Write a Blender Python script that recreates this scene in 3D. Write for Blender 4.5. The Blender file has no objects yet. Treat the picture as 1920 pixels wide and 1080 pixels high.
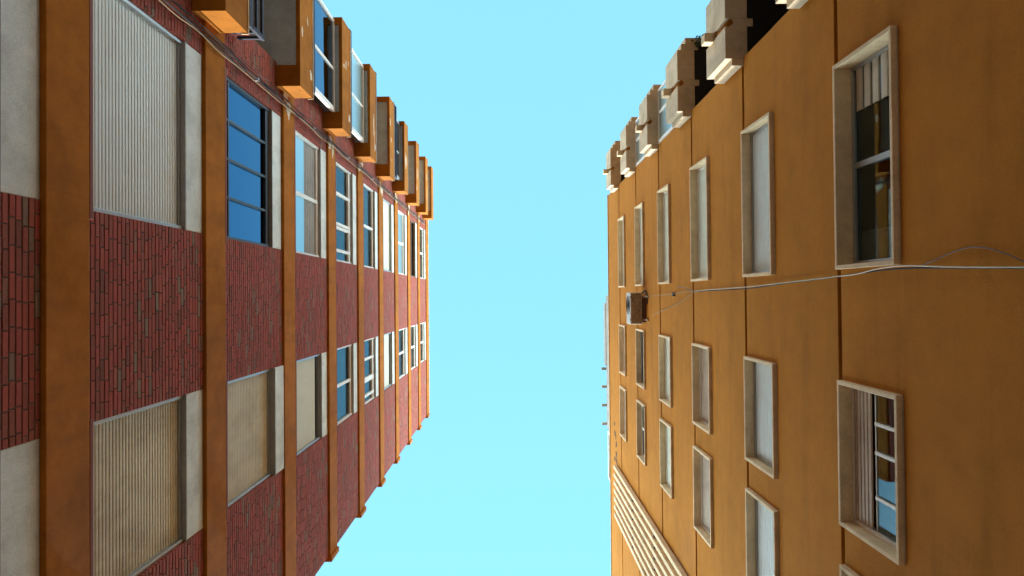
import bpy, math, random
from mathutils import Matrix, Vector
random.seed(7)
S = bpy.context.scene
COL = S.collection
F = 1280.0 / 1920.0                 # focal length in picture widths

# ---------------------------------------------------------------- camera
VX, VY, ROLL = 955.0, 556.0, 0.0085  # where the plumb lines meet in the photograph
fw = Vector(((960 - VX) / 1280, (540 - VY) / 1280, 1)).normalized()
R0 = (Vector((1, 0, 0)) - fw * fw.x).normalized()
D0 = fw.cross(R0)
RT = (R0 + D0 * ROLL).normalized()
DN = fw.cross(RT).normalized()
cam_d = bpy.data.cameras.new('camera'); cam = bpy.data.objects.new('camera', cam_d); COL.objects.link(cam)
cam_d.sensor_width = 36; cam_d.lens = 36 * F; cam_d.clip_start = .05; cam_d.clip_end = 2000
m = Matrix((( RT.x, -DN.x, -fw.x, 0), (RT.y, -DN.y, -fw.y, 0), (RT.z, -DN.z, -fw.z, 0), (0, 0, 0, 1)))
cam.matrix_world = m
S.camera = cam

def on_wall(X, Y, xp):
    """point of the photograph -> point on the vertical wall plane x = xp"""
    v = fw * 1280 + RT * (X - 960) + DN * (Y - 540)
    t = xp / v.x
    return Vector((xp, v.y * t, v.z * t))

# ---------------------------------------------------------------- materials
def nt(name):
    mt = bpy.data.materials.new(name); mt.use_nodes = True
    n = mt.node_tree.nodes; l = mt.node_tree.links
    return mt, n, l, n['Principled BSDF']

def coords(n, l, scale=(1, 1, 1)):
    g = n.new('ShaderNodeNewGeometry'); mp = n.new('ShaderNodeMapping')
    mp.inputs['Scale'].default_value = scale
    l.new(g.outputs['Position'], mp.inputs['Vector'])
    return mp.outputs['Vector']

def noise(n, l, vec, scale, detail=4, rough=.55):
    t = n.new('ShaderNodeTexNoise'); t.inputs['Scale'].default_value = scale
    t.inputs['Detail'].default_value = detail; t.inputs['Roughness'].default_value = rough
    l.new(vec, t.inputs['Vector']); return t.outputs['Fac']

def ramp(n, l, fac, stops):
    r = n.new('ShaderNodeValToRGB'); e = r.color_ramp.elements
    while len(e) < len(stops): e.new(.5)
    for i, (p, c) in enumerate(stops):
        e[i].position = p; e[i].color = (c[0], c[1], c[2], 1) if not isinstance(c, (int, float)) else (c, c, c, 1)
    l.new(fac, r.inputs['Fac']); return r.outputs['Color']

def mix(n, l, fac, a, b, mode='MIX'):
    x = n.new('ShaderNodeMix'); x.data_type = 'RGBA'; x.blend_type = mode
    for s, v in ((x.inputs[0], fac), (x.inputs[6], a), (x.inputs[7], b)):
        if hasattr(v, 'is_linked'): l.new(v, s)
        elif isinstance(v, (int, float)): s.default_value = v
        else: s.default_value = (*v, 1)
    return x.outputs[2]

def bump(n, l, h, bs, dist=.01, strength=.5):
    b = n.new('ShaderNodeBump'); b.inputs['Distance'].default_value = dist; b.inputs['Strength'].default_value = strength
    l.new(h, b.inputs['Height']); l.new(b.outputs['Normal'], bs.inputs['Normal'])

def stucco(name, base, var=.18, streak=.25, rough=.9, grain=70, bdist=.006, sdir=(1, 3.2, .22), mott=1.0):
    mt, n, l, bs = nt(name)
    v = coords(n, l)
    dk = tuple(c * (1 - var * 1.5) for c in base); lt = tuple(min(1, c * (1 + var)) for c in base)
    c1 = ramp(n, l, noise(n, l, v, .7, 6, .62), [(.32, dk), (.5, base), (.7, lt)])
    st = noise(n, l, coords(n, l, sdir), 1.3, 6, .6)       # rain streaks running down
    c2 = mix(n, l, ramp(n, l, st, [(.50, 0), (.72, streak)]), c1, tuple(c * .5 for c in base))
    c2 = mix(n, l, 1, c2, ramp(n, l, noise(n, l, v, 3.1, 9, .72), [(.32, 1 - .2 * mott), (.5, 1.0), (.68, 1 + .14 * mott)]), 'MULTIPLY')
    fine = noise(n, l, v, grain, 3, .6)
    c3 = mix(n, l, .5, c2, ramp(n, l, fine, [(.3, .55), (.7, 1.0)]), 'MULTIPLY')
    sp = noise(n, l, v, 9, 5, .7)
    c4 = mix(n, l, ramp(n, l, sp, [(.66, 0), (.76, .35)]), c3, tuple(c * .45 for c in base))
    l.new(c4, bs.inputs['Base Color']); bs.inputs['Roughness'].default_value = rough
    bs.inputs['Specular IOR Level'].default_value = .12
    mm = n.new('ShaderNodeMath'); mm.operation = 'MULTIPLY_ADD'; mm.inputs[1].default_value = .5
    l.new(fine, mm.inputs[0]); l.new(noise(n, l, v, 6, 5), mm.inputs[2])
    bump(n, l, mm.outputs[0], bs, bdist * 1.5, .8)
    return mt

def plain(name, base, rough=.5, metal=0, var=.1, scale=5):
    mt, n, l, bs = nt(name)
    v = coords(n, l)
    c = ramp(n, l, noise(n, l, v, scale, 5, .6), [(.3, tuple(x * (1 - var) for x in base)), (.7, tuple(min(1, x * (1 + var)) for x in base))])
    l.new(c, bs.inputs['Base Color']); bs.inputs['Roughness'].default_value = rough; bs.inputs['Metallic'].default_value = metal
    bump(n, l, noise(n, l, v, 60, 3), bs, .001, .3)
    return mt

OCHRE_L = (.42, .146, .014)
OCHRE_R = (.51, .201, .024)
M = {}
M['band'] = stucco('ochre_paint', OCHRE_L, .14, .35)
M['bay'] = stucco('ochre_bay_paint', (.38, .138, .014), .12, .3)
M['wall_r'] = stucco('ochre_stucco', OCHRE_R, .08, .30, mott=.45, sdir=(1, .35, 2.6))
M['groove'] = stucco('shaded_joint', (.16, .05, .02), .1, .1)  # shadow inside the wall grooves put into this dark brown
M['cream'] = stucco('cream_paint', (.84, .66, .43), .08, .25, grain=90, bdist=.002)
M['cream_bal'] = stucco('cream_balcony_paint', (.68, .56, .40), .08, .3, grain=90, bdist=.003)
M['white'] = stucco('white_plaster', (.77, .86, .87), .06, .22, grain=60, bdist=.005)
M['grey'] = stucco('grey_plaster', (.38, .39, .38), .06, .15, grain=60, bdist=.003)
M['soffit'] = stucco('grey_ceiling_plaster', (.60, .71, .76), .05, .1, grain=60, bdist=.003)
M['terra'] = plain('terracotta_paint', (.20, .045, .02), .7)
M['pvc'] = plain('white_frame', (.80, .79, .75), .4, var=.05)
M['alu'] = plain('aluminium_frame', (.42, .45, .46), .35, .6, .05)
M['dark'] = plain('dark_frame', (.035, .04, .05), .4, .2)
M['navy'] = plain('navy_paint', (.012, .02, .05), .8)
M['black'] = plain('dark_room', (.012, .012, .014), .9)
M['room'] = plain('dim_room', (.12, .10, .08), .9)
M['brown'] = plain('brown_frame', (.13, .06, .03), .6)
M['rubber'] = plain('black_cable', (.02, .02, .02), .9)
M['wcable'] = plain('pale_cable', (.50, .45, .34), .7)
M['ycable'] = plain('tan_cable', (.24, .18, .09), .8)
M['acw'] = plain('ac_casing', (.55, .53, .47), .5, var=.15)
M['rust'] = plain('rusty_steel', (.34, .26, .18), .8, .0, .5, 25)
M['concrete'] = stucco('concrete', (.42, .40, .36), .12, .3)
M['patch'] = stucco('bare_plaster', (.74, .64, .50), .1, .1)
M['blind'] = plain('pale_blind', (.60, .56, .46), .8, var=.1)
M['curtain'] = plain('curtain', (.66, .62, .52), .9, var=.1)

def shutter_mat(name, base, dirt, amt):
    mt, n, l, bs = nt(name)
    v = coords(n, l)
    f1 = ramp(n, l, noise(n, l, coords(n, l, (1, 2.2, 1.1)), 1.1, 7, .68), [(.42, 0), (.72, amt)])
    c = mix(n, l, f1, base, dirt)
    c = mix(n, l, ramp(n, l, noise(n, l, v, 30, 4, .7), [(.55, 0), (.8, .35 * amt + .05)]), c, tuple(x * .5 for x in dirt))
    l.new(c, bs.inputs['Base Color']); bs.inputs['Roughness'].default_value = .5
    return mt
M['sh_grey'] = shutter_mat('grey_shutter', (.72, .80, .81), (.55, .52, .42), .3)
M['sh_beige'] = shutter_mat('beige_shutter', (.64, .61, .46), (.34, .29, .17), .75)
M['sh_pale'] = shutter_mat('pale_shutter', (.72, .78, .68), (.55, .50, .38), .35)
M['sh_tan'] = shutter_mat('tan_shutter', (.50, .40, .30), (.30, .20, .13), .7)

def brick_mat():
    mt, n, l, bs = nt('brick')
    g = n.new('ShaderNodeNewGeometry'); v = coords(n, l)
    r = ramp(n, l, g.outputs['Random Per Island'],
             [(0, (.19, .060, .040)), (.16, (.30, .070, .046)), (.40, (.38, .078, .052)), (.60, (.31, .062, .042)), (.74, (.25, .075, .050)),
              (.88, (.36, .09, .06)), (.93, (.20, .11, .075)), (1, (.24, .17, .12))])
    r = mix(n, l, ramp(n, l, noise(n, l, v, 1.2, 6, .65), [(.52, 0), (.75, .45)]), r, (.20, .085, .065))
    r = mix(n, l, ramp(n, l, noise(n, l, v, 26, 5, .7), [(.5, 0), (.75, .5)]), r, (.12, .035, .028))
    l.new(r, bs.inputs['Base Color']); bs.inputs['Roughness'].default_value = .82
    bs.inputs['Specular IOR Level'].default_value = .3
    bump(n, l, noise(n, l, v, 45, 5, .7), bs, .006, .7)
    return mt
M['brick'] = brick_mat()
M['mortar'] = stucco('mortar', (.10, .075, .06), .15, .1, grain=120)

def glass_clear():
    mt, n, l, bs = nt('window_glass')
    out = n['Material Output']
    tr = n.new('ShaderNodeBsdfTransparent'); tr.inputs[0].default_value = (.55, .60, .60, 1)
    gl = n.new('ShaderNodeBsdfGlossy'); gl.inputs['Roughness'].default_value = .02; gl.inputs[0].default_value = (.85, .95, 1, 1)
    fr = n.new('ShaderNodeFresnel'); fr.inputs[0].default_value = 1.5
    b = n.new('ShaderNodeBump'); b.inputs['Distance'].default_value = .004; b.inputs['Strength'].default_value = .15
    l.new(noise(n, l, coords(n, l), 1.5, 1), b.inputs['Height']); l.new(b.outputs[0], gl.inputs['Normal'])
    mx = n.new('ShaderNodeMixShader')
    fm_ = n.new('ShaderNodeMath'); fm_.operation = 'MULTIPLY'; fm_.inputs[1].default_value = .42; l.new(fr.outputs[0], fm_.inputs[0]); l.new(fm_.outputs[0], mx.inputs[0]); l.new(tr.outputs[0], mx.inputs[1]); l.new(gl.outputs[0], mx.inputs[2]); l.new(mx.outputs[0], out.inputs[0])
    return mt
M['glass'] = glass_clear()
def glass_blue(name, col, rough=.03):
    mt, n, l, bs = nt(name)
    bs.inputs['Base Color'].default_value = (*col, 1); bs.inputs['Metallic'].default_value = 1; bs.inputs['Roughness'].default_value = rough
    bump(n, l, noise(n, l, coords(n, l), 1.3, 1), bs, .012, .35)
    return mt
M['blue'] = glass_blue('blue_sky_glass', (.0, .11, .235))  # blue of the sky reflection put into the metallic base colour
M['ice'] = glass_blue('pale_glass', (.48, .60, .60), .3)

# ---------------------------------------------------------------- mesh helpers
class MB:
    def __init__(s): s.v = []; s.f = []; s.m = []; s.mats = []
    def _mi(s, mat):
        if mat not in s.mats: s.mats.append(mat)
        return s.mats.index(mat)
    def box(s, x0, x1, y0, y1, z0, z1, mat=None, skip=''):
        if x0 > x1: x0, x1 = x1, x0
        if y0 > y1: y0, y1 = y1, y0
        if z0 > z1: z0, z1 = z1, z0
        b = len(s.v)
        s.v += [(x0, y0, z0), (x1, y0, z0), (x1, y1, z0), (x0, y1, z0), (x0, y0, z1), (x1, y0, z1), (x1, y1, z1), (x0, y1, z1)]
        for q in ((0, 3, 2, 1), (4, 5, 6, 7), (0, 1, 5, 4), (1, 2, 6, 5), (2, 3, 7, 6), (3, 0, 4, 7)):
            s.f.append(tuple(b + i for i in q)); s.m.append(s._mi(mat) if mat else 0)
        return s
    def tube(s, pts, r, seg=6, mat=None):
        rings = []
        for i, p in enumerate(pts):
            p = Vector(p); a = Vector(pts[max(0, i - 1)]); c = Vector(pts[min(len(pts) - 1, i + 1)])
            t = (c - a).normalized(); u = t.orthogonal().normalized() if i == 0 else (pu - t * pu.dot(t)).normalized()
            pu = u; w = t.cross(u)
            b = len(s.v); rings.append(b)
            for k in range(seg):
                q = p + (u * math.cos(2 * math.pi * k / seg) + w * math.sin(2 * math.pi * k / seg)) * r
                s.v.append(tuple(q))
        for a, b in zip(rings, rings[1:]):
            for k in range(seg):
                s.f.append((a + k, a + (k + 1) % seg, b + (k + 1) % seg, b + k)); s.m.append(s._mi(mat) if mat else 0)
        for b, o in ((rings[0], -1), (rings[-1], 1)):
            s.f.append(tuple(b + k for k in range(seg))[::o]); s.m.append(s._mi(mat) if mat else 0)
        return s
    def poly(s, pts, thick):                                     # outline in the plane given, extruded along vector
        b = len(s.v); n = len(pts)
        s.v += [tuple(p) for p in pts] + [tuple(Vector(p) + Vector(thick)) for p in pts]
        s.f.append(tuple(range(b, b + n))); s.f.append(tuple(range(b + 2 * n - 1, b + n - 1, -1))); s.m += [0, 0]
        for i in range(n):
            j = (i + 1) % n; s.f.append((b + i, b + n + i, b + n + j, b + j)); s.m.append(0)
        return s
    def build(s, name, mat, parent=None, bevel=0, smooth=False):
        me = bpy.data.meshes.new(name); me.from_pydata(s.v, [], s.f)
        if s.mats:
            for k in s.mats: me.materials.append(M[k])
            me.polygons.foreach_set('material_index', s.m)
        else: me.materials.append(M[mat])
        if smooth: me.polygons.foreach_set('use_smooth', [True] * len(me.polygons))
        me.update()
        o = bpy.data.objects.new(name, me); COL.objects.link(o)
        if parent: o.parent = parent
        if bevel:
            bv = o.modifiers.new('bevel', 'BEVEL'); bv.width = bevel; bv.segments = 2; bv.limit_method = 'ANGLE'
        return o

def thing(name, label, cat, group=None):
    o = bpy.data.objects.new(name, None); COL.objects.link(o)
    o['label'] = label; o['category'] = cat
    if group: o['group'] = group
    return o
def tag(o, label, cat, group=None):
    o['label'] = label; o['category'] = cat
    if group: o['group'] = group

def slats(y0, y1, z0, z1, x, d, pitch=.055, amp=.010):
    """roller shutter: one sheet of curved horizontal slats, d = outward x direction"""
    b = MB(); n = max(1, int((z1 - z0) / pitch)); ph = (z1 - z0) / n
    prof = []
    for i in range(n):
        z = z0 + i * ph
        prof += [(0, z), (amp * .85, z + ph * .18), (amp, z + ph * .5), (amp * .85, z + ph * .82), (-.004, z + ph * .93)]
    prof.append((0, z1))
    for a, z in prof: b.v += [(x + d * a, y0, z), (x + d * a, y1, z)]
    for i in range(len(prof) - 1):
        q = (2 * i, 2 * i + 1, 2 * i + 3, 2 * i + 2); b.f.append(q if d < 0 else q[::-1]); b.m.append(0)
    return b

# ================================================================ LEFT BUILDING
XB, XK, XM = -3.90, -3.94, -3.947           # painted bands, brick face, mortar face
ZFL = [5.76, 8.80, 11.85, 14.78, 17.70, 20.55, 23.40, 26.35, 29.25, 32.15]
ZF = lambda n: ZFL[n] if n >= 0 else 2.80    # underside of band n
HB = .60
YE0, YE1 = -5.93, 5.60
U0, U1 = -3.12, -.81                        # upper window column of the photo
L0, L1 = 1.19, 2.97
BY0, BY1 = -5.80, -4.00                     # loggia opening
left = thing('brick_apartment_building', 'tall red brick apartment block with ochre floor bands and projecting glazed balconies', 'apartment building')
GZ = -1.6

b = MB()
b.box(-15, -5.0, YE0, YE1, GZ, 33.0)
b.box(-5.0, -4.3, YE0 + .01, YE1 - .01, GZ, ZF(-1))
b.build('core_wall', 'room', left)
b = MB().box(-5.0, XB, YE0 - .0, YE1, GZ, ZF(-1) - .003)
b.build('ground_floor_wall', 'band', left)
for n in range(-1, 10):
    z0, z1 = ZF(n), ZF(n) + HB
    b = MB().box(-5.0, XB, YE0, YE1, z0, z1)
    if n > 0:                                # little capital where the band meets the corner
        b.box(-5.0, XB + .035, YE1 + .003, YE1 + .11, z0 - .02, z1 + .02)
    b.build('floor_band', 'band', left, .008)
b = MB().box(-5.2, XB + .03, YE0 - .02, YE1 + .05, ZF(9) + HB, ZF(9) + HB + .07)
b.build('roof_coping', 'cream', left, .008)

def bricks(segs, z0, z1, rnd):
    """courses of separate bricks; segs = [(y0, y1)]"""
    b = MB(); ch = .074
    n = int(round((z1 - z0) / ch)); ch = (z1 - z0) / n
    for i in range(n):
        za = z0 + i * ch + .006; zb = z0 + (i + 1) * ch - .006
        for (y0, y1) in segs:
            y = y0; off = rnd.choice((.06, .12, .18, .24)) if i % 2 else rnd.choice((.24, .20, .15))
            first = True
            while y < y1 - .001:
                L = off if first else .212 + rnd.uniform(-.012, .012)
                first = False
                e = min(y + L, y1)
                if y1 - e < .04: e = y1
                xf = XK + rnd.uniform(-.0025, .0015)
                ya = y + (.006 if y > y0 else 0); yb = e - (.006 if e < y1 else 0)
                t0 = rnd.uniform(-.001, .001)
                k = len(b.v)
                c = .004
                xb = XK - .13 if (ya < segs[0][0] + .01 or yb > segs[0][1] - .01) else XK - .03
                b.v += [(xb, ya, za), (xb, yb, za), (xb, yb, zb), (xb, ya, zb),
                        (xf - c, ya, za), (xf - c, yb, za), (xf - c, yb, zb), (xf - c, ya, zb),
                        (xf + t0, ya + c, za + c), (xf - t0, yb - c, za + c), (xf - t0, yb - c, zb - c), (xf + t0, ya + c, zb - c)]
                for q in ((0, 1, 5, 4), (1, 2, 6, 5), (2, 3, 7, 6), (3, 0, 4, 7), (4, 5, 9, 8), (5, 6, 10, 9), (6, 7, 11, 10), (7, 4, 8, 11), (8, 9, 10, 11)):
                    b.f.append(tuple(k + j for j in q)); b.m.append(0)
                y = e
    return b

rnd = random.Random(3)
SEGS = [(L1, YE1), (U1, L0), (BY1, U0), (YE0, BY0)]
for n in range(-1, 9):
    z0, z1 = ZF(n) + HB, ZF(n + 1)
    for (a, c) in SEGS:
        wall = MB().box(-4.98, XM, a + .006, c - .006, z0, z1).build('brick_panel', 'mortar', left)
        bricks([(a, c)], z0 + .002, z1 - .002, rnd).build('brickwork', 'brick', wall)

SX = -4.035                                   # shutters and glass
def left_window(n, y0, y1, kind, boxd=-3.95):
    z0 = ZF(n) + HB; zt = ZF(n + 1); zb = zt - .46
    fm = {'grid': 'dark', 'shutter': 'alu'}.get(kind.split('_')[0], 'pvc')
    if kind == 'brown': fm = 'brown'
    b = MB()                                  # frame and guide rails
    b.box(SX - .03, -3.975, y0 + .002, y0 + .045, z0, zb)
    b.box(SX - .03, -3.975, y1 - .045, y1 - .002, z0, zb)
    b.box(SX - .03, -3.985, y0 + .045, y1 - .045, z0, z0 + .05)
    b.box(SX - .03, -4.0, y0 + .045, y1 - .045, zb - .045, zb)
    ya, yb, za, zc = y0 + .045, y1 - .045, z0 + .05, zb - .045
    if kind == 'grid':
        for t in (.25, .5, .75): b.box(SX - .02, -3.995, ya + (yb - ya) * t - .02, ya + (yb - ya) * t + .02, za, zc)
        b.box(SX - .02, -3.992, ya, yb, za + .27, za + .31)
        b.box(SX - .02, -3.99, ya, yb, zc - .13, zc - .02)
    elif kind.startswith('two'):
        b.box(SX - .02, -3.992, (ya + yb) / 2 - .035, (ya + yb) / 2 + .035, za, zc)
        b.box(SX - .02, -4.0, ya, yb, zc - .08, zc - .005)
    elif kind == 'multi':
        for t in (.3, .62, .66, .9): b.box(SX - .02, -3.99, ya + (yb - ya) * t - .035, ya + (yb - ya) * t + .035, za, zc)
        b.box(SX - .02, -3.985, ya, yb, zc - .22, zc - .12)
    elif kind == 'brown':
        b.box(SX - .02, -3.99, ya, yb, (za + zc) / 2 - .03, (za + zc) / 2 + .03)
    w = b.build('window', fm, left, .004)
    if kind.startswith('shutter'):
        mat = {'shutter_g': 'sh_grey', 'shutter_b': 'sh_beige', 'shutter_p': 'sh_pale'}[kind[:9]]
        gap = .16 if kind.endswith('gap') else .0
        slats(ya, yb, za, zc - gap, SX, 1, .058).build('roller_shutter', mat, w)
        if gap: MB().box(SX - .03, SX - .012, ya, yb, zc - gap, zc).build('pane', 'glass', w)
    elif kind == 'grid':
        MB().box(SX - .008, SX, ya, yb, za, zc).build('pane', 'blue', w)
    elif kind == 'two':
        MB().box(SX - .008, SX, ya, yb, za, za + .95).build('pane', 'ice', w)
        slats(ya, yb, za + .95, zc, SX - .01, 1, .11, .012).build('roller_shutter', 'grey', w)
    elif kind == 'two_ice':
        MB().box(SX - .008, SX, ya, yb, za, zc).build('pane', 'ice', w)
    else:
        MB().box(SX - .008, SX, ya, yb, za, zc).build('pane', 'glass', w)
        if kind == 'two_curtain': slats(ya, yb, za, zc, SX - .1, 1, .11, .02).build('blind', 'curtain', w)
        if kind == 'multi': MB().box(SX - .012, SX - .010, ya, ya + (yb - ya) * .34, za, zc - .5).box(SX - .012, SX - .010, yb - (yb - ya) * .1, yb, za, zc - .3).build('blue_pane', 'blue', w)
    # plastered shutter box over the opening
    b = MB().box(-4.9, boxd, y0 + .003, y1 - .003, zb + .002, zt - .002)
    b.build('shutter_box', 'white', w, .006)
    b = MB().box(SX - .02, boxd + .012, y0 + .004, y1 - .004, zb - .018, zb)   # grey lintel underside
    b.build('lintel_board', 'grey', w)
    b = MB().box(-4.02, -3.90, y0 - .04, y1 + .09, z0 + .003, z0 + .06)         # terracotta sill
    b.build('sill', 'terra', w, .006)
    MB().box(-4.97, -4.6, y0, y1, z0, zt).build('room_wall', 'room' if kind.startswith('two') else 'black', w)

up = ['shutter_g', 'grid', 'two', 'multi', 'two_curtain', 'shutter_p', 'two_ice', 'brown', 'two_curtain']
lo = ['shutter_b', 'shutter_b', 'shutter_p_gap', 'two_open', 'multi', 'shutter_p_gap', 'two_open', 'two_curtain', 'two_curtain']
left_window(-1, U0, U1, 'shutter_g'); left_window(-1, L0, L1, 'shutter_b')
for n in range(9):
    left_window(n, U0, U1, up[n]); left_window(n, L0, L1, lo[n], -3.95 if n != 1 else -3.915)

# loggias and projecting balconies
def patch(par, y, z, ry, rz, x, rr):
    b = MB(); k = 14; pts = []
    for i in range(k):
        a = 2 * math.pi * i / k; s = rr.uniform(.55, 1.15)
        pts.append((x, y + math.cos(a) * ry * s, z + math.sin(a) * rz * s))
    b.poly(pts, (-.006, 0, 0)).build('peeling_patch', 'patch', par)
rp = random.Random(11)
XF = -3.52
for n in range(-1, 10):
    zb = ZF(n) - .29; zt = zb + .72
    if n == 9: zb -= .7; zt = zb + .62
    b = MB()
    b.box(XF - .07, XF, -5.95, -3.57, zb, zt)                        # front
    b.box(-3.94, XF - .0701, -3.93, -3.5702, zb + .001, zt - .001)    # near end
    b.box(-3.94, XF - .0701, -5.9498, -5.80, zb + .001, zt - .001)    # far end
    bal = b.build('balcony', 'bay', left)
    MB().box(-4.99, XF - .071, -5.799, -3.931, zb + .05, zb + .25).build('balcony_ceiling', 'soffit', bal)
    MB().box(XF - .09, XF + .012, -5.97, -3.555, zt + .001, zt + .022).build('coping', 'cream', bal)
    if n == 9:
        continue
    b = MB()
    b.box(XF - .05, XF - .015, -6.02, -3.72, zt + .13, zt + .24)
    for i in range(9): b.box(XF - .045, XF - .02, -6.0 + i * .28, -5.97 + i * .28, zt + .02, zt + .14)
    if n in (0, 1, 5):
        for q in (.38, .60):
            b.box(XF - .05, XF - .015, -6.02, -3.72, zt + q, zt + q + .05)
            b.box(-3.9, XF - .052, -3.76, -3.72, zt + q, zt + q + .05)
        b.box(XF - .055, XF - .01, -3.77, -3.715, zt + .24, zt + .68)
    b.build('railing', 'navy', bal)
    zn = ZF(n + 1) - .29 + .05
    if n == 8: zn -= .7
    MB().box(-4.97, -4.95, BY0, BY1, zt - .2, zn).build('loggia_wall', 'grey', bal)
    if n in (0, 2, 3, 5):                                           # glazed-in loggias
        b = MB(); xa, xb = -3.75, -3.68; y0, y1 = -5.82, -4.02
        b.box(xa, xb, y0 - .08, y0, zt - .3, zn - .02); b.box(xa, xb, y1 - .001, y1 + .10, zt - .3, zn - .02)
        b.box(xa, xb, y0, y1, zn - .10, zn - .02); b.box(xa, xb, y0, y1, zt - .05, zt + .05)
        b.box(xa + .01, xb - .01, -4.86, -4.80, zt, zn - .1)
        b.box(-3.66, XF - .0, -5.85, -3.60, zt + .024, zt + .05)     # white inner sill
        w = b.build('balcony_window', 'pvc' if n != 5 else 'alu', bal, .006)
        MB().box(-3.72, -3.715, y0, y1, zt, zn - .06).build('pane', 'blue' if n != 3 else 'ice', w)
    if n >= 2:
        if n in (2, 3, 4): patch(bal, -3.95, zb + .62, .10, .09, XF + .004, rp)
        for k in range(3): patch(bal, rp.uniform(-5.6, -4.1), zb + rp.uniform(.1, .6), rp.uniform(.05, .4 if n > 3 else .12), rp.uniform(.02, .05), XF + .004, rp)
for n in range(2, 9):
    for k in range(4): patch(left, -3.35 + rp.uniform(-.2, .15), ZF(n) + rp.uniform(.1, .5), rp.uniform(.06, .16), rp.uniform(.06, .2), XB + .003 + k * .0007, rp)

# telephone cables down the brick wall
def wob(seed, y, amp, x, z0, z1, st=.6):
    r = random.Random(seed); pts = []; z = z0
    while z <= z1:
        pts.append((x + r.uniform(-.012, .012), y + r.uniform(-amp, amp), z)); z += st
    # smooth
    out = []
    for i in range(len(pts) - 1):
        p0 = Vector(pts[max(0, i - 1)]); p1 = Vector(pts[i]); p2 = Vector(pts[i + 1]); p3 = Vector(pts[min(len(pts) - 1, i + 2)])
        for k in range(4):
            t = k / 4
            out.append(.5 * ((2 * p1) + (p2 - p0) * t + (2 * p0 - 5 * p1 + 4 * p2 - p3) * t * t + (3 * p1 - p0 - 3 * p2 + p3) * t ** 3))
    return out
cb = thing('cable_bundle', 'dark telephone cables running up the brick block beside its balconies', 'cables')
for i, (y, a, mt, r) in enumerate(((-3.36, .02, 'rubber', .012), (-3.33, .02, 'rubber', .009), (-3.395, .02, 'rubber', .009), (-3.29, .022, 'ycable', .006), (-3.43, .02, 'rubber', .006), (-3.31, .03, 'rubber', .006))):
    MB().tube(wob(i + 5, y, a, -3.862 + .004 * i, 2.5, 31.5), r, 6).build('cable', mt, cb, smooth=True)
for n in range(0, 9):
    b = MB(); b.box(-3.90, -3.845, -3.37, -3.33, ZF(n) + HB + 1.1, ZF(n) + HB + 1.15); b.box(-3.945, -3.899, -3.36, -3.34, ZF(n) + HB + 1.11, ZF(n) + HB + 1.14)
    b.build('cable_clip', 'alu', cb)

# ================================================================ RIGHT BUILDING
XR = 3.60
G = [7.44 + 2.96 * k for k in range(-3, 6)]          # horizontal joints
ROOF = 24.62
RY0, RY1 = -3.66, 15.0
right = thing('ochre_apartment_building', 'ochre stucco apartment block with cream framed windows and stepped cream corner balconies', 'apartment building')
COLS = [(-2.49, -.33), (.93, 2.43), (2.92, 4.45)]
HG = .035
WH = 1.20
b = MB()
edges = [GZ] + G + [ROOF]
for i in range(len(edges) - 1):
    z0 = edges[i] + (HG if i else 0); g = edges[i + 1]; top = i == len(edges) - 2
    z1 = g - (0 if top else HG)
    if top or g < 3:
        b.box(XR, 4.0, RY0, RY1, z0, z1)
    else:
        b.box(XR, 4.0, RY0, RY1, z0, g - WH)
        ys = [RY0] + [v for c in COLS for v in c] + [RY1]
        for k in range(0, len(ys), 2): b.box(XR + .007, 4.0, ys[k] + .0, ys[k + 1], g - WH, z1)
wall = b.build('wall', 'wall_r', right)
for g in G[1:]:
    b = MB()
    ys = [RY0] + [v for c in COLS for v in c] + [RY1]
    for k in range(0, len(ys), 2): b.box(XR + .045, 3.99, ys[k] + .003, ys[k + 1] - .003, g - HG - .01, g + HG + .01)
    for c in COLS: b.box(XR + .06, 3.99, c[0], c[1], g - .01, g + HG + .01)
    b.build('wall_joint', 'groove', right)
MB().box(4.9, 15, RY0 - 1.5, RY1, GZ, ROOF).box(4.0, 4.9, RY0 + .01, RY0 + .2, GZ, ROOF - .01).build('core_wall', 'room', right)
b = MB()
for g in G: b.box(4.001, 4.899, RY0 + .21, RY1 - .01, g + .1, g + .3)
b.box(4.001, 4.899, RY0 + .21, RY1 - .01, ROOF - .2, ROOF - .01)
b.build('floor_slab', 'room', right)
b = MB().box(XR - .03, 15.05, RY0 - .02, RY1, ROOF + .001, ROOF + .05)
b.build('roof_coping', 'cream', right)

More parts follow.
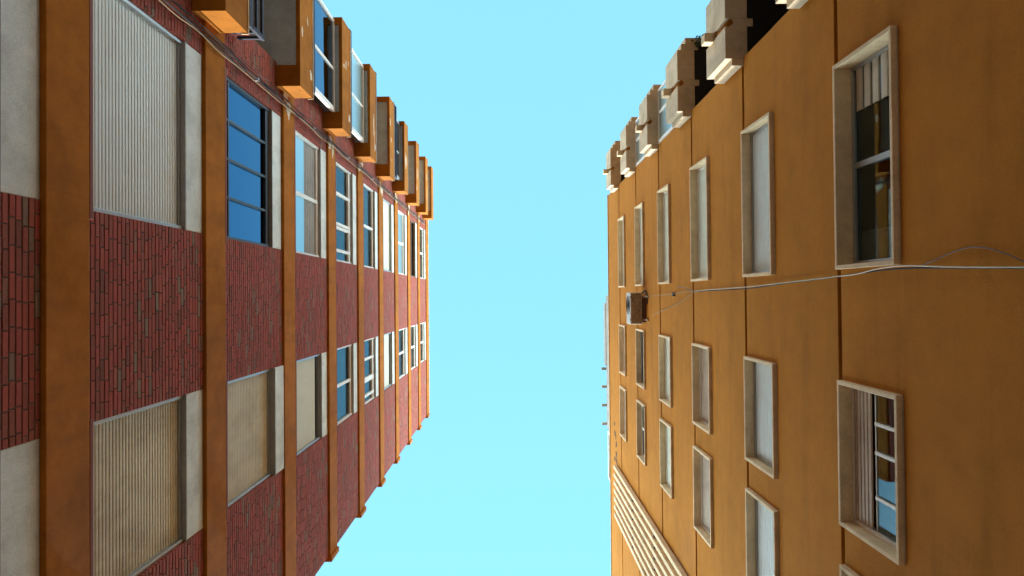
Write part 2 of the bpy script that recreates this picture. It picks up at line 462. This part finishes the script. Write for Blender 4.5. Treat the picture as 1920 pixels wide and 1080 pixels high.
def right_window(g, y0, y1, kind):
    z0, z1 = g - WH + .06, g - .055
    t = .044; xo = XR - .055; xi = XR + (.18 if kind == 'glass_half' else .135)
    b = MB()
    b.box(xo, xi + .02, y0 - .03, y0 + t - .03, z0 - .03, z1 + .03); b.box(xo, xi + .02, y1 - t + .03, y1 + .03, z0 - .03, z1 + .03)
    b.box(xo + .001, xi + .02, y0 + t - .03, y1 - t + .03, z0 - .0299, z0 + t - .03); b.box(xo + .001, xi + .02, y0 + t - .03, y1 - t + .03, z1 - t + .03, z1 + .0299)
    w = b.build('window_surround', 'cream', right, .006)
    y0 += t - .03; y1 -= t - .03; z0 += t - .03; z1 -= t - .03
    fm = 'alu' if kind in ('glass_half', 'shutter_g', 'brown') else 'pvc'
    b = MB(); f = .04; xa, xb = xi - .055, xi + .01
    b.box(xa, xb, y0 + .001, y0 + f, z0, z1 - .001); b.box(xa, xb, y1 - f, y1 - .001, z0, z1 - .001)
    b.box(xa + .002, xb, y0 + f, y1 - f, z0 + .001, z0 + f); b.box(xa + .002, xb, y0 + f, y1 - f, z1 - f, z1 - .001)
    ym = (y0 + y1) / 2
    if kind in ('glass_half', 'glass_pale', 'glass'): b.box(xa + .01, xb, ym - .03, ym + .03, z0 + f, z1 - f)
    if kind == 'slide':
        for q in (.22, .42, .73): b.box(xa + .012, xb, y0 + (y1 - y0) * q, y0 + (y1 - y0) * q + .035, z0 + f, z0 + .62)
        b.box(xa + .03, xb, y0 + f, y1 - f, z0 + .62, z0 + .64)
    b.build('window_frame', fm, w, .004)
    ya, yb, za, zc = y0 + f, y1 - f, z0 + f, z1 - f
    xs = xi - .02
    if kind.startswith('shutter'):
        mat = {'g': 'sh_grey', 'p': 'sh_pale', 't': 'sh_tan', 'b': 'sh_beige'}[kind[8]]
        slats(ya, yb, za, zc, xs, -1, .062, .016).build('roller_shutter', mat, w)
    elif kind == 'slide':
        MB().box(xs, xs + .006, ya, yb, za, z0 + .62).build('pane', 'glass', w)
        slats(ya, yb, z0 + .66, zc, xs - .02, -1, .06, .014).build('folded_shutter', 'sh_tan', w)
        MB().box(xi + .5, xi + .52, ya + .8, yb, za, zc).build('curtain', 'brown', w)
    elif kind == 'glass_pale':
        MB().box(xs, xs + .006, ya, yb, za, zc).build('pane', 'glass', w)
        slats(ya, yb, za, zc, xs + .05, -1, .1, .012).build('blind', 'curtain', w)
    else:
        MB().box(xs, xs + .006, ya, yb, za, zc).build('pane', 'glass', w)
        if kind == 'glass_half':
            # blind gathered at the far side, sagging
            slats(ya, ya + .45, za, zc, xs + .02, -1, .14, .035).build('blind', 'blind', w); slats(yb - .32, yb, za, zc, xs + .06, -1, .16, .04).build('blind', 'curtain', w)
            MB().box(xs + .25, xs + .3, yb - .28, yb - .05, za, zc).build('curtain', 'curtain', w)
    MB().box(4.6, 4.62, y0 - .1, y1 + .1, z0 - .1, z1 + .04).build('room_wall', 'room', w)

kinds = {0: ('glass_half', 'slide', 'shutter_g'), 1: ('shutter_g', 'shutter_g', 'shutter_g'), 2: ('shutter_p', 'shutter_t', 'shutter_t'),
         3: ('shutter_p', 'shutter_p', 'shutter_p'), 4: ('shutter_p', 'brown', 'glass'), 5: ('shutter_p', 'shutter_t', 'shutter_t')}
for k in range(-1, 6):
    g = 7.44 + 2.96 * k
    for c, kd in zip(COLS, kinds.get(k, ('shutter_p', 'shutter_t', 'shutter_g'))): right_window(g, c[0], c[1], kd)

# vertical fins of the stair screen
for i in range(7):
    y = 5.68 + i * .268
    MB().box(XR - .13, XR - .02, y, y + .115, 3.2, 23.15).build('screen_fin', 'cream', right, .008)
for z in (19.9, 16.9, 13.9, 10.9, 7.9):
    for i in range(6): MB().box(XR - .09, XR - .001, 5.68 + i * .268 + .117, 5.68 + (i + 1) * .268 - .002, z, z + .10).build('screen_bracket', 'brown', right)

# corner balconies
for k in range(-1, 6):
    g = 7.44 + 2.96 * k; h = 1.0
    b = MB()
    def seg(x, y0, y1, z0=0, z1=0): b.box(x, x + .34, y0, y1, g + z0, g + h - z1)
    seg(3.34, -4.15, -3.65); seg(3.34, -4.86, -4.27); seg(3.43, -4.27 + .0001, -4.15 - .0001, .001, .001)
    seg(3.44, -3.6499, -3.545, .001, .10)
    seg(3.42, -4.98, -4.8601, .001, .06); seg(3.50, -5.10, -4.9801, .002, .12)
    b.box(3.68, 4.9, -5.10, -4.98, g + .003, g + h - .13)
    bal = b.build('balcony', 'cream_bal', right, .006)
    MB().box(3.61, 4.89, -4.96, RY0 - .002, g + .02, g + .2).build('balcony_ceiling', 'soffit' if k == 3 else 'black', bal)  # near-black: shade of the loggia put into the ceiling colour
    MB().box(3.20, 3.43, -4.285, -4.135, g + .60, g + .80).build('beam_end', 'cream', bal, .006)
    MB().tube([(3.415, -4.21, g - .005), (3.415, -4.21, g + .60)], .045, 10).build('slot_tube', 'bay', bal, smooth=True)  # ochre tube filling the slot; its lit curve put into the colour
    lz0 = g - 2.96 + h - .1; lz1 = g + .02
    if k in (3, 0, 4):
        w = MB().box(3.60, 3.66, -3.75, -3.67, lz0, lz1).box(3.60, 3.66, -4.42, -4.36, lz0, lz1).box(3.60, 3.66, -4.96, -4.90, lz0, lz1).box(3.60, 3.66, -4.90, -3.75, lz1 - .1, lz1).build('balcony_window', 'pvc', bal)
        MB().box(3.62, 3.63, -4.90, -3.75, lz0, lz1 - .1).build('pane', 'ice', w)
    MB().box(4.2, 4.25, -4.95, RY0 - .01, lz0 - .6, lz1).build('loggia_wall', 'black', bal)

# plants hanging from a balcony
pl = MB()
for a in range(5): pl.tube([(3.78, -4.96, 13.42), (3.76 + .03 * a, -4.90 - .04 * a, 13.33), (3.72 + .05 * a, -4.88 - .05 * a, 13.16 + .02 * a)], .006, 4)
rr = random.Random(4)
for i in range(130):
    c = Vector((3.78 + rr.gauss(0, .06), -4.96 + rr.gauss(0, .05), 13.40 - abs(rr.gauss(0, .13)) + .02))
    a = Vector((rr.uniform(-1, 1), rr.uniform(-1, 1), rr.uniform(-1, 1))).normalized() * .035; d = a.orthogonal().normalized() * .018
    k = len(pl.v); pl.v += [tuple(c - a), tuple(c + d), tuple(c + a), tuple(c - d)]; pl.f.append((k, k + 1, k + 2, k + 3)); pl.m.append(0)
M['leaf'] = plain('leaf', (.035, .06, .025), .7, var=.5, scale=20)
tag(pl.build('hanging_plant', 'leaf'), 'small dark plant hanging below a stepped cream corner balcony', 'plant')

# rooftop terrace of the ochre block
b = MB()
b.box(XR + .05, 6.5, -.05, 4.95, ROOF + .05, 25.85, 'concrete')
b.box(XR + .03, 6.5, .25, 2.6, 25.85, 26.35, 'concrete')
ter = b.build('penthouse_wall', None, right)
for y in (2.72, 3.40, 4.10, 4.80): MB().box(XR - .13, 6.4, y - .04, y + .05, 25.852, 25.98).build('terrace_beam', 'concrete', ter)
b = MB().box(XR + .02, 6.4, 5.0, 6.75, 25.35, 25.5).box(XR + .02, XR + .1, 5.0, 5.06, ROOF + .05, 25.35).box(XR + .02, XR + .1, 6.69, 6.75, ROOF + .05, 25.35).box(XR + .02, XR + .1, 5.06, 6.69, ROOF + .05, ROOF + .2)
b.build('terrace_frame', 'pvc', ter)
MB().box(XR + .08, XR + .12, 5.06, 6.69, ROOF + .2, 25.34).build('pane', 'ice', ter)
MB().box(XR + .05, 6.4, 6.9, 7.9, ROOF + .05, 25.0).build('parapet', 'concrete', ter)

# peeling paint near the roof
rr = random.Random(9)
for i in range(16):
    y = 4.1 + rr.random() * 1.6; z = 23.5 + rr.uniform(-.25, .25)
    pts = []
    for q in range(9):
        a = 2 * math.pi * q / 9; s = rr.uniform(.5, 1.2)
        pts.append((XR - .001 - .0005 * i, y + math.cos(a) * .09 * s, z + math.sin(a) * .12 * s))
    MB().poly(pts, (.0005 * i + .0005, 0, 0)).build('peeling_patch', 'mortar', right)

# air conditioner
ac = thing('air_conditioner', 'weathered air conditioner unit bracketed to the ochre wall under a tangle of cables', 'air conditioner')
z0, z1 = 18.0, 18.62; x0, x1 = 3.19, 3.50; y0, y1 = -.18, .66
b = MB().box(x0, x1, y0, y1, z0, z1); b.build('casing', 'acw', ac, .015)
b = MB()
for r_ in (.05, .10, .15, .20, .245):
    pts = [(x0 - .012, (y0 + y1) / 2 - .08 + math.cos(a / 24 * 2 * math.pi) * r_, (z0 + z1) / 2 + math.sin(a / 24 * 2 * math.pi) * r_) for a in range(25)]
    b.tube(pts, .006, 5)
for a in range(8):
    t = a * math.pi / 4
    b.tube([(x0 - .014, (y0 + y1) / 2 - .08, (z0 + z1) / 2), (x0 - .014, (y0 + y1) / 2 - .08 + math.cos(t) * .25, (z0 + z1) / 2 + math.sin(t) * .25)], .004, 4)
b.build('fan_grille', 'dark', ac)
MB().box(x0 + .02, x1 - .02, y0 + .03, y1 - .03, z0 - .012, z0 - .001).build('base_pan', 'rust', ac)
for y in (y0 + .1, y1 - .14):
    MB().box(x0 - .02, XR - .002, y, y + .04, z0 - .055, z0 - .013).box(XR - .04, XR - .001, y, y + .04, z0 - .4, z0 - .056).build('bracket', 'rust', ac)
MB().box(XR - .08, XR - .001, y0 + .1, y1 - .05, z0 - .03, z0 + .3).build('mounting_board', 'brown', ac)
MB().tube([(x1, y0 + .05, z0 + .15), (XR - .04, y0 - .02, z0 + .1), (XR - .03, y0 - .05, z0 - .1), (XR - .03, y0 + .08, z0 - .3), (XR - .02, y0 + .3, z0 - .25)], .018, 7).build('refrigerant_pipe', 'rubber', ac, smooth=True)

# cables over the ochre wall
def wallpath(px, xp):
    pts = [on_wall(X, Y, xp + dx) for (X, Y, dx) in px]; out = []
    for i in range(len(pts) - 1):
        p0 = pts[max(0, i - 1)]; p1 = pts[i]; p2 = pts[i + 1]; p3 = pts[min(len(pts) - 1, i + 2)]
        for k in range(6):
            t = k / 6
            out.append(.5 * ((2 * p1) + (p2 - p0) * t + (2 * p0 - 5 * p1 + 4 * p2 - p3) * t * t + (3 * p1 - p0 - 3 * p2 + p3) * t ** 3))
    out.append(pts[-1]); return out
wc = thing('wall_cable', 'pale and black cables strung up the ochre wall towards the air conditioner', 'cables')
MB().tube(wallpath([(1990, 500, 0), (1860, 501, 0), (1770, 500, -.01), (1700, 498, -.02), (1650, 503, -.02), (1605, 514, -.01), (1560, 519, .0)], 3.50), .0055, 6).build('cable', 'wcable', wc, smooth=True)
MB().tube(wallpath([(1990, 503, 0), (1860, 502, 0), (1770, 502, 0), (1700, 503, 0), (1650, 507, 0), (1560, 520, 0), (1480, 530, 0.01), (1400, 541, .02), (1330, 545, .03), (1302, 547, .04)], 3.52), .008, 6).build('cable', 'rubber', wc, smooth=True)
MB().tube(wallpath([(1565, 519, 0), (1480, 529, 0), (1400, 538, 0), (1330, 543, 0), (1303, 546, .03)], 3.515), .006, 6).build('cable', 'wcable', wc, smooth=True)
MB().tube(wallpath([(1303, 546, .02), (1285, 547, 0), (1262, 551, 0), (1235, 554, 0), (1205, 556, 0)], 3.54), .007, 5).build('cable', 'ycable', wc, smooth=True)
MB().tube(wallpath([(1303, 546, .02), (1290, 556, 0), (1270, 570, 0), (1240, 583, 0), (1222, 592, 0)], 3.54), .007, 5).build('cable', 'ycable', wc, smooth=True)
MB().tube(wallpath([(1303, 547, .02), (1290, 541, 0), (1270, 537, 0)], 3.54), .007, 5).build('cable', 'brown', wc, smooth=True)
MB().tube(wallpath([(1725, 500, 0), (1760, 484, .0), (1800, 468, 0), (1830, 463, 0), (1870, 470, 0), (1925, 492, 0)], 3.575), .006, 5).build('cable', 'brown', wc, smooth=True)
MB().box(XR - .06, XR - .001, -.06, .02, 14.80, 14.86).build('junction_box', 'dark', wc)

# ================================================================ UNSEEN BLOCKS added outside the frame to darken the lower floors
def add_shade_block(label, x0, x1, y0, y1, h, mat, face):
    t = thing('shade_block', label, 'building')
    MB().box(x0, x1, y0, y1, GZ, h).build('wall', mat, t)
    b = MB(); g = MB()
    xw = x1 if face > 0 else x0
    y = y0 + 1.2
    while y < y1 - 1.8:
        z = .6
        while z < h - 2:
            b.box(xw - .02, xw + face * .06, y, y + 1.3, z, z + 1.4); g.box(xw + face * .061, xw + face * .07, y + .07, y + 1.23, z + .07, z + 1.33)
            z += 3
        y += 2.9
    w = b.build('window_frame', 'cream', t); g.build('pane', 'ice', w)
add_shade_block('unseen low ochre block added to shade the lower floors, south along the brick side', -14, -3.9, 6.3, 18, 12.0, 'band', 1)
add_shade_block('unseen low ochre block added for shade beyond the balcony end of the brick block', -14, -3.9, -18, -6.6, 12.3, 'band', 1)
add_shade_block('unseen ochre block added for shade at the far north end of the brick side', -14, -3.9, -60, -18.1, 26, 'band', 1)
add_shade_block('unseen ochre block added for shade at the far south end of the brick side', -14, -3.9, 18.1, 60, 24, 'band', 1)
add_shade_block('unseen ochre block added for shade at the far north end behind the stepped balconies', 3.6, 14, -60, -18.1, 26, 'wall_r', -1)
add_shade_block('unseen low ochre block added for shade beyond the stepped corner balconies', 3.6, 14, -18, -5.6, 10.8, 'wall_r', -1)
add_shade_block('unseen tall ochre block added for shade beyond the fin screen of the ochre block', 3.7, 14, 15.1, 60, 24, 'wall_r', -1)
# ================================================================ STREET (below the camera)
def sheet(name, x0, x1, y0, y1, z, mat, label=None):
    o = MB(); o.v = [(x0, y0, z), (x1, y0, z), (x1, y1, z), (x0, y1, z)]; o.f = [(0, 1, 2, 3)]; o.m = [0]
    o = o.build(name, mat); o['kind'] = 'structure'; return o
M['asphalt'] = stucco('asphalt', (.055, .052, .048), .15, .1, grain=150)
M['paving'] = stucco('paving', (.24, .20, .16), .12, .1, grain=90)
M['soil'] = stucco('ground', (.16, .13, .10), .15, .1)
sheet('ground', -400, 400, -400, 400, GZ - .12, 'soil')
sheet('road', -2.2, 2.2, -120, 120, GZ - .116, 'asphalt')
for a, c in ((-3.9, -2.2), (2.2, 3.6)):
    o = MB().box(a, c, -120, 120, GZ - .119, GZ).build('pavement', 'paving'); o['kind'] = 'structure'

left.location.y = cb.location.y = -.036
right.location.y = .036
ac.location.y = .1
# ================================================================ LIGHT
ELEV = math.radians(46)
sun_d = bpy.data.lights.new('sun', 'SUN'); sun_d.energy = 2.0; sun_d.angle = math.radians(.5); sun_d.color = (1, .93, .82)
sun = bpy.data.objects.new('sun', sun_d); COL.objects.link(sun)
AZX = .0
d = Vector((AZX * math.cos(ELEV), math.cos(ELEV), math.sin(ELEV)))
sun.rotation_euler = d.to_track_quat('Z', 'Y').to_euler()
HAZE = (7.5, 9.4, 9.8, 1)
W = bpy.data.worlds.new('World'); S.world = W; W.use_nodes = True
n = W.node_tree.nodes; l = W.node_tree.links; bg = n['Background']
sky = n.new('ShaderNodeTexSky'); sky.sky_type = 'NISHITA'; sky.sun_disc = False
sky.sun_elevation = ELEV; sky.sun_rotation = 0; sky.air_density = 1.0; sky.dust_density = .0; sky.ozone_density = 1.0
tint = n.new('ShaderNodeMix'); tint.data_type = 'RGBA'; tint.blend_type = 'MULTIPLY'; tint.inputs[0].default_value = 1
tint.inputs[7].default_value = (.71, 1.17, 1.0, 1)
l.new(sky.outputs[0], tint.inputs[6])
ev = n.new('ShaderNodeMix'); ev.data_type = 'RGBA'; ev.inputs[0].default_value = .75
l.new(tint.outputs[2], ev.inputs[6]); ev.inputs[7].default_value = (.60, 1.50, 2.1, 1)
# paler, hazier sky towards the horizon
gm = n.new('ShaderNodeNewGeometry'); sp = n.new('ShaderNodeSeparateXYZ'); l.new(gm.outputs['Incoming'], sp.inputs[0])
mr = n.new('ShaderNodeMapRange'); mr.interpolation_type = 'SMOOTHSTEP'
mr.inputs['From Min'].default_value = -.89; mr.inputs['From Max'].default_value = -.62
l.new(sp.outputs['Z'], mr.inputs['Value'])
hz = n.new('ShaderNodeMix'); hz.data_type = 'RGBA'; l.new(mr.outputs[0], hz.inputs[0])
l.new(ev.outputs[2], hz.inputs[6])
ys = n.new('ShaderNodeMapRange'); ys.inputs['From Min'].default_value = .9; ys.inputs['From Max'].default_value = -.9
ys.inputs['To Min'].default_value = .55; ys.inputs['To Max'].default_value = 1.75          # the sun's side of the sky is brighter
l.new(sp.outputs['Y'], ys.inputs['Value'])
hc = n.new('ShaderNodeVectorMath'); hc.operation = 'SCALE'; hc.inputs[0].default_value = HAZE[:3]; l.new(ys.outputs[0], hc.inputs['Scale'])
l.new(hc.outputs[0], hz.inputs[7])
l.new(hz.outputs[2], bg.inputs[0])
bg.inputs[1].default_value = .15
S.view_settings.view_transform = 'Standard'; S.view_settings.look = 'None'; S.view_settings.gamma = 1
S.view_settings.exposure = 1.92
S.render.engine = 'CYCLES'
S.cycles.max_bounces = 10; S.cycles.diffuse_bounces = 7; S.cycles.transparent_max_bounces = 12
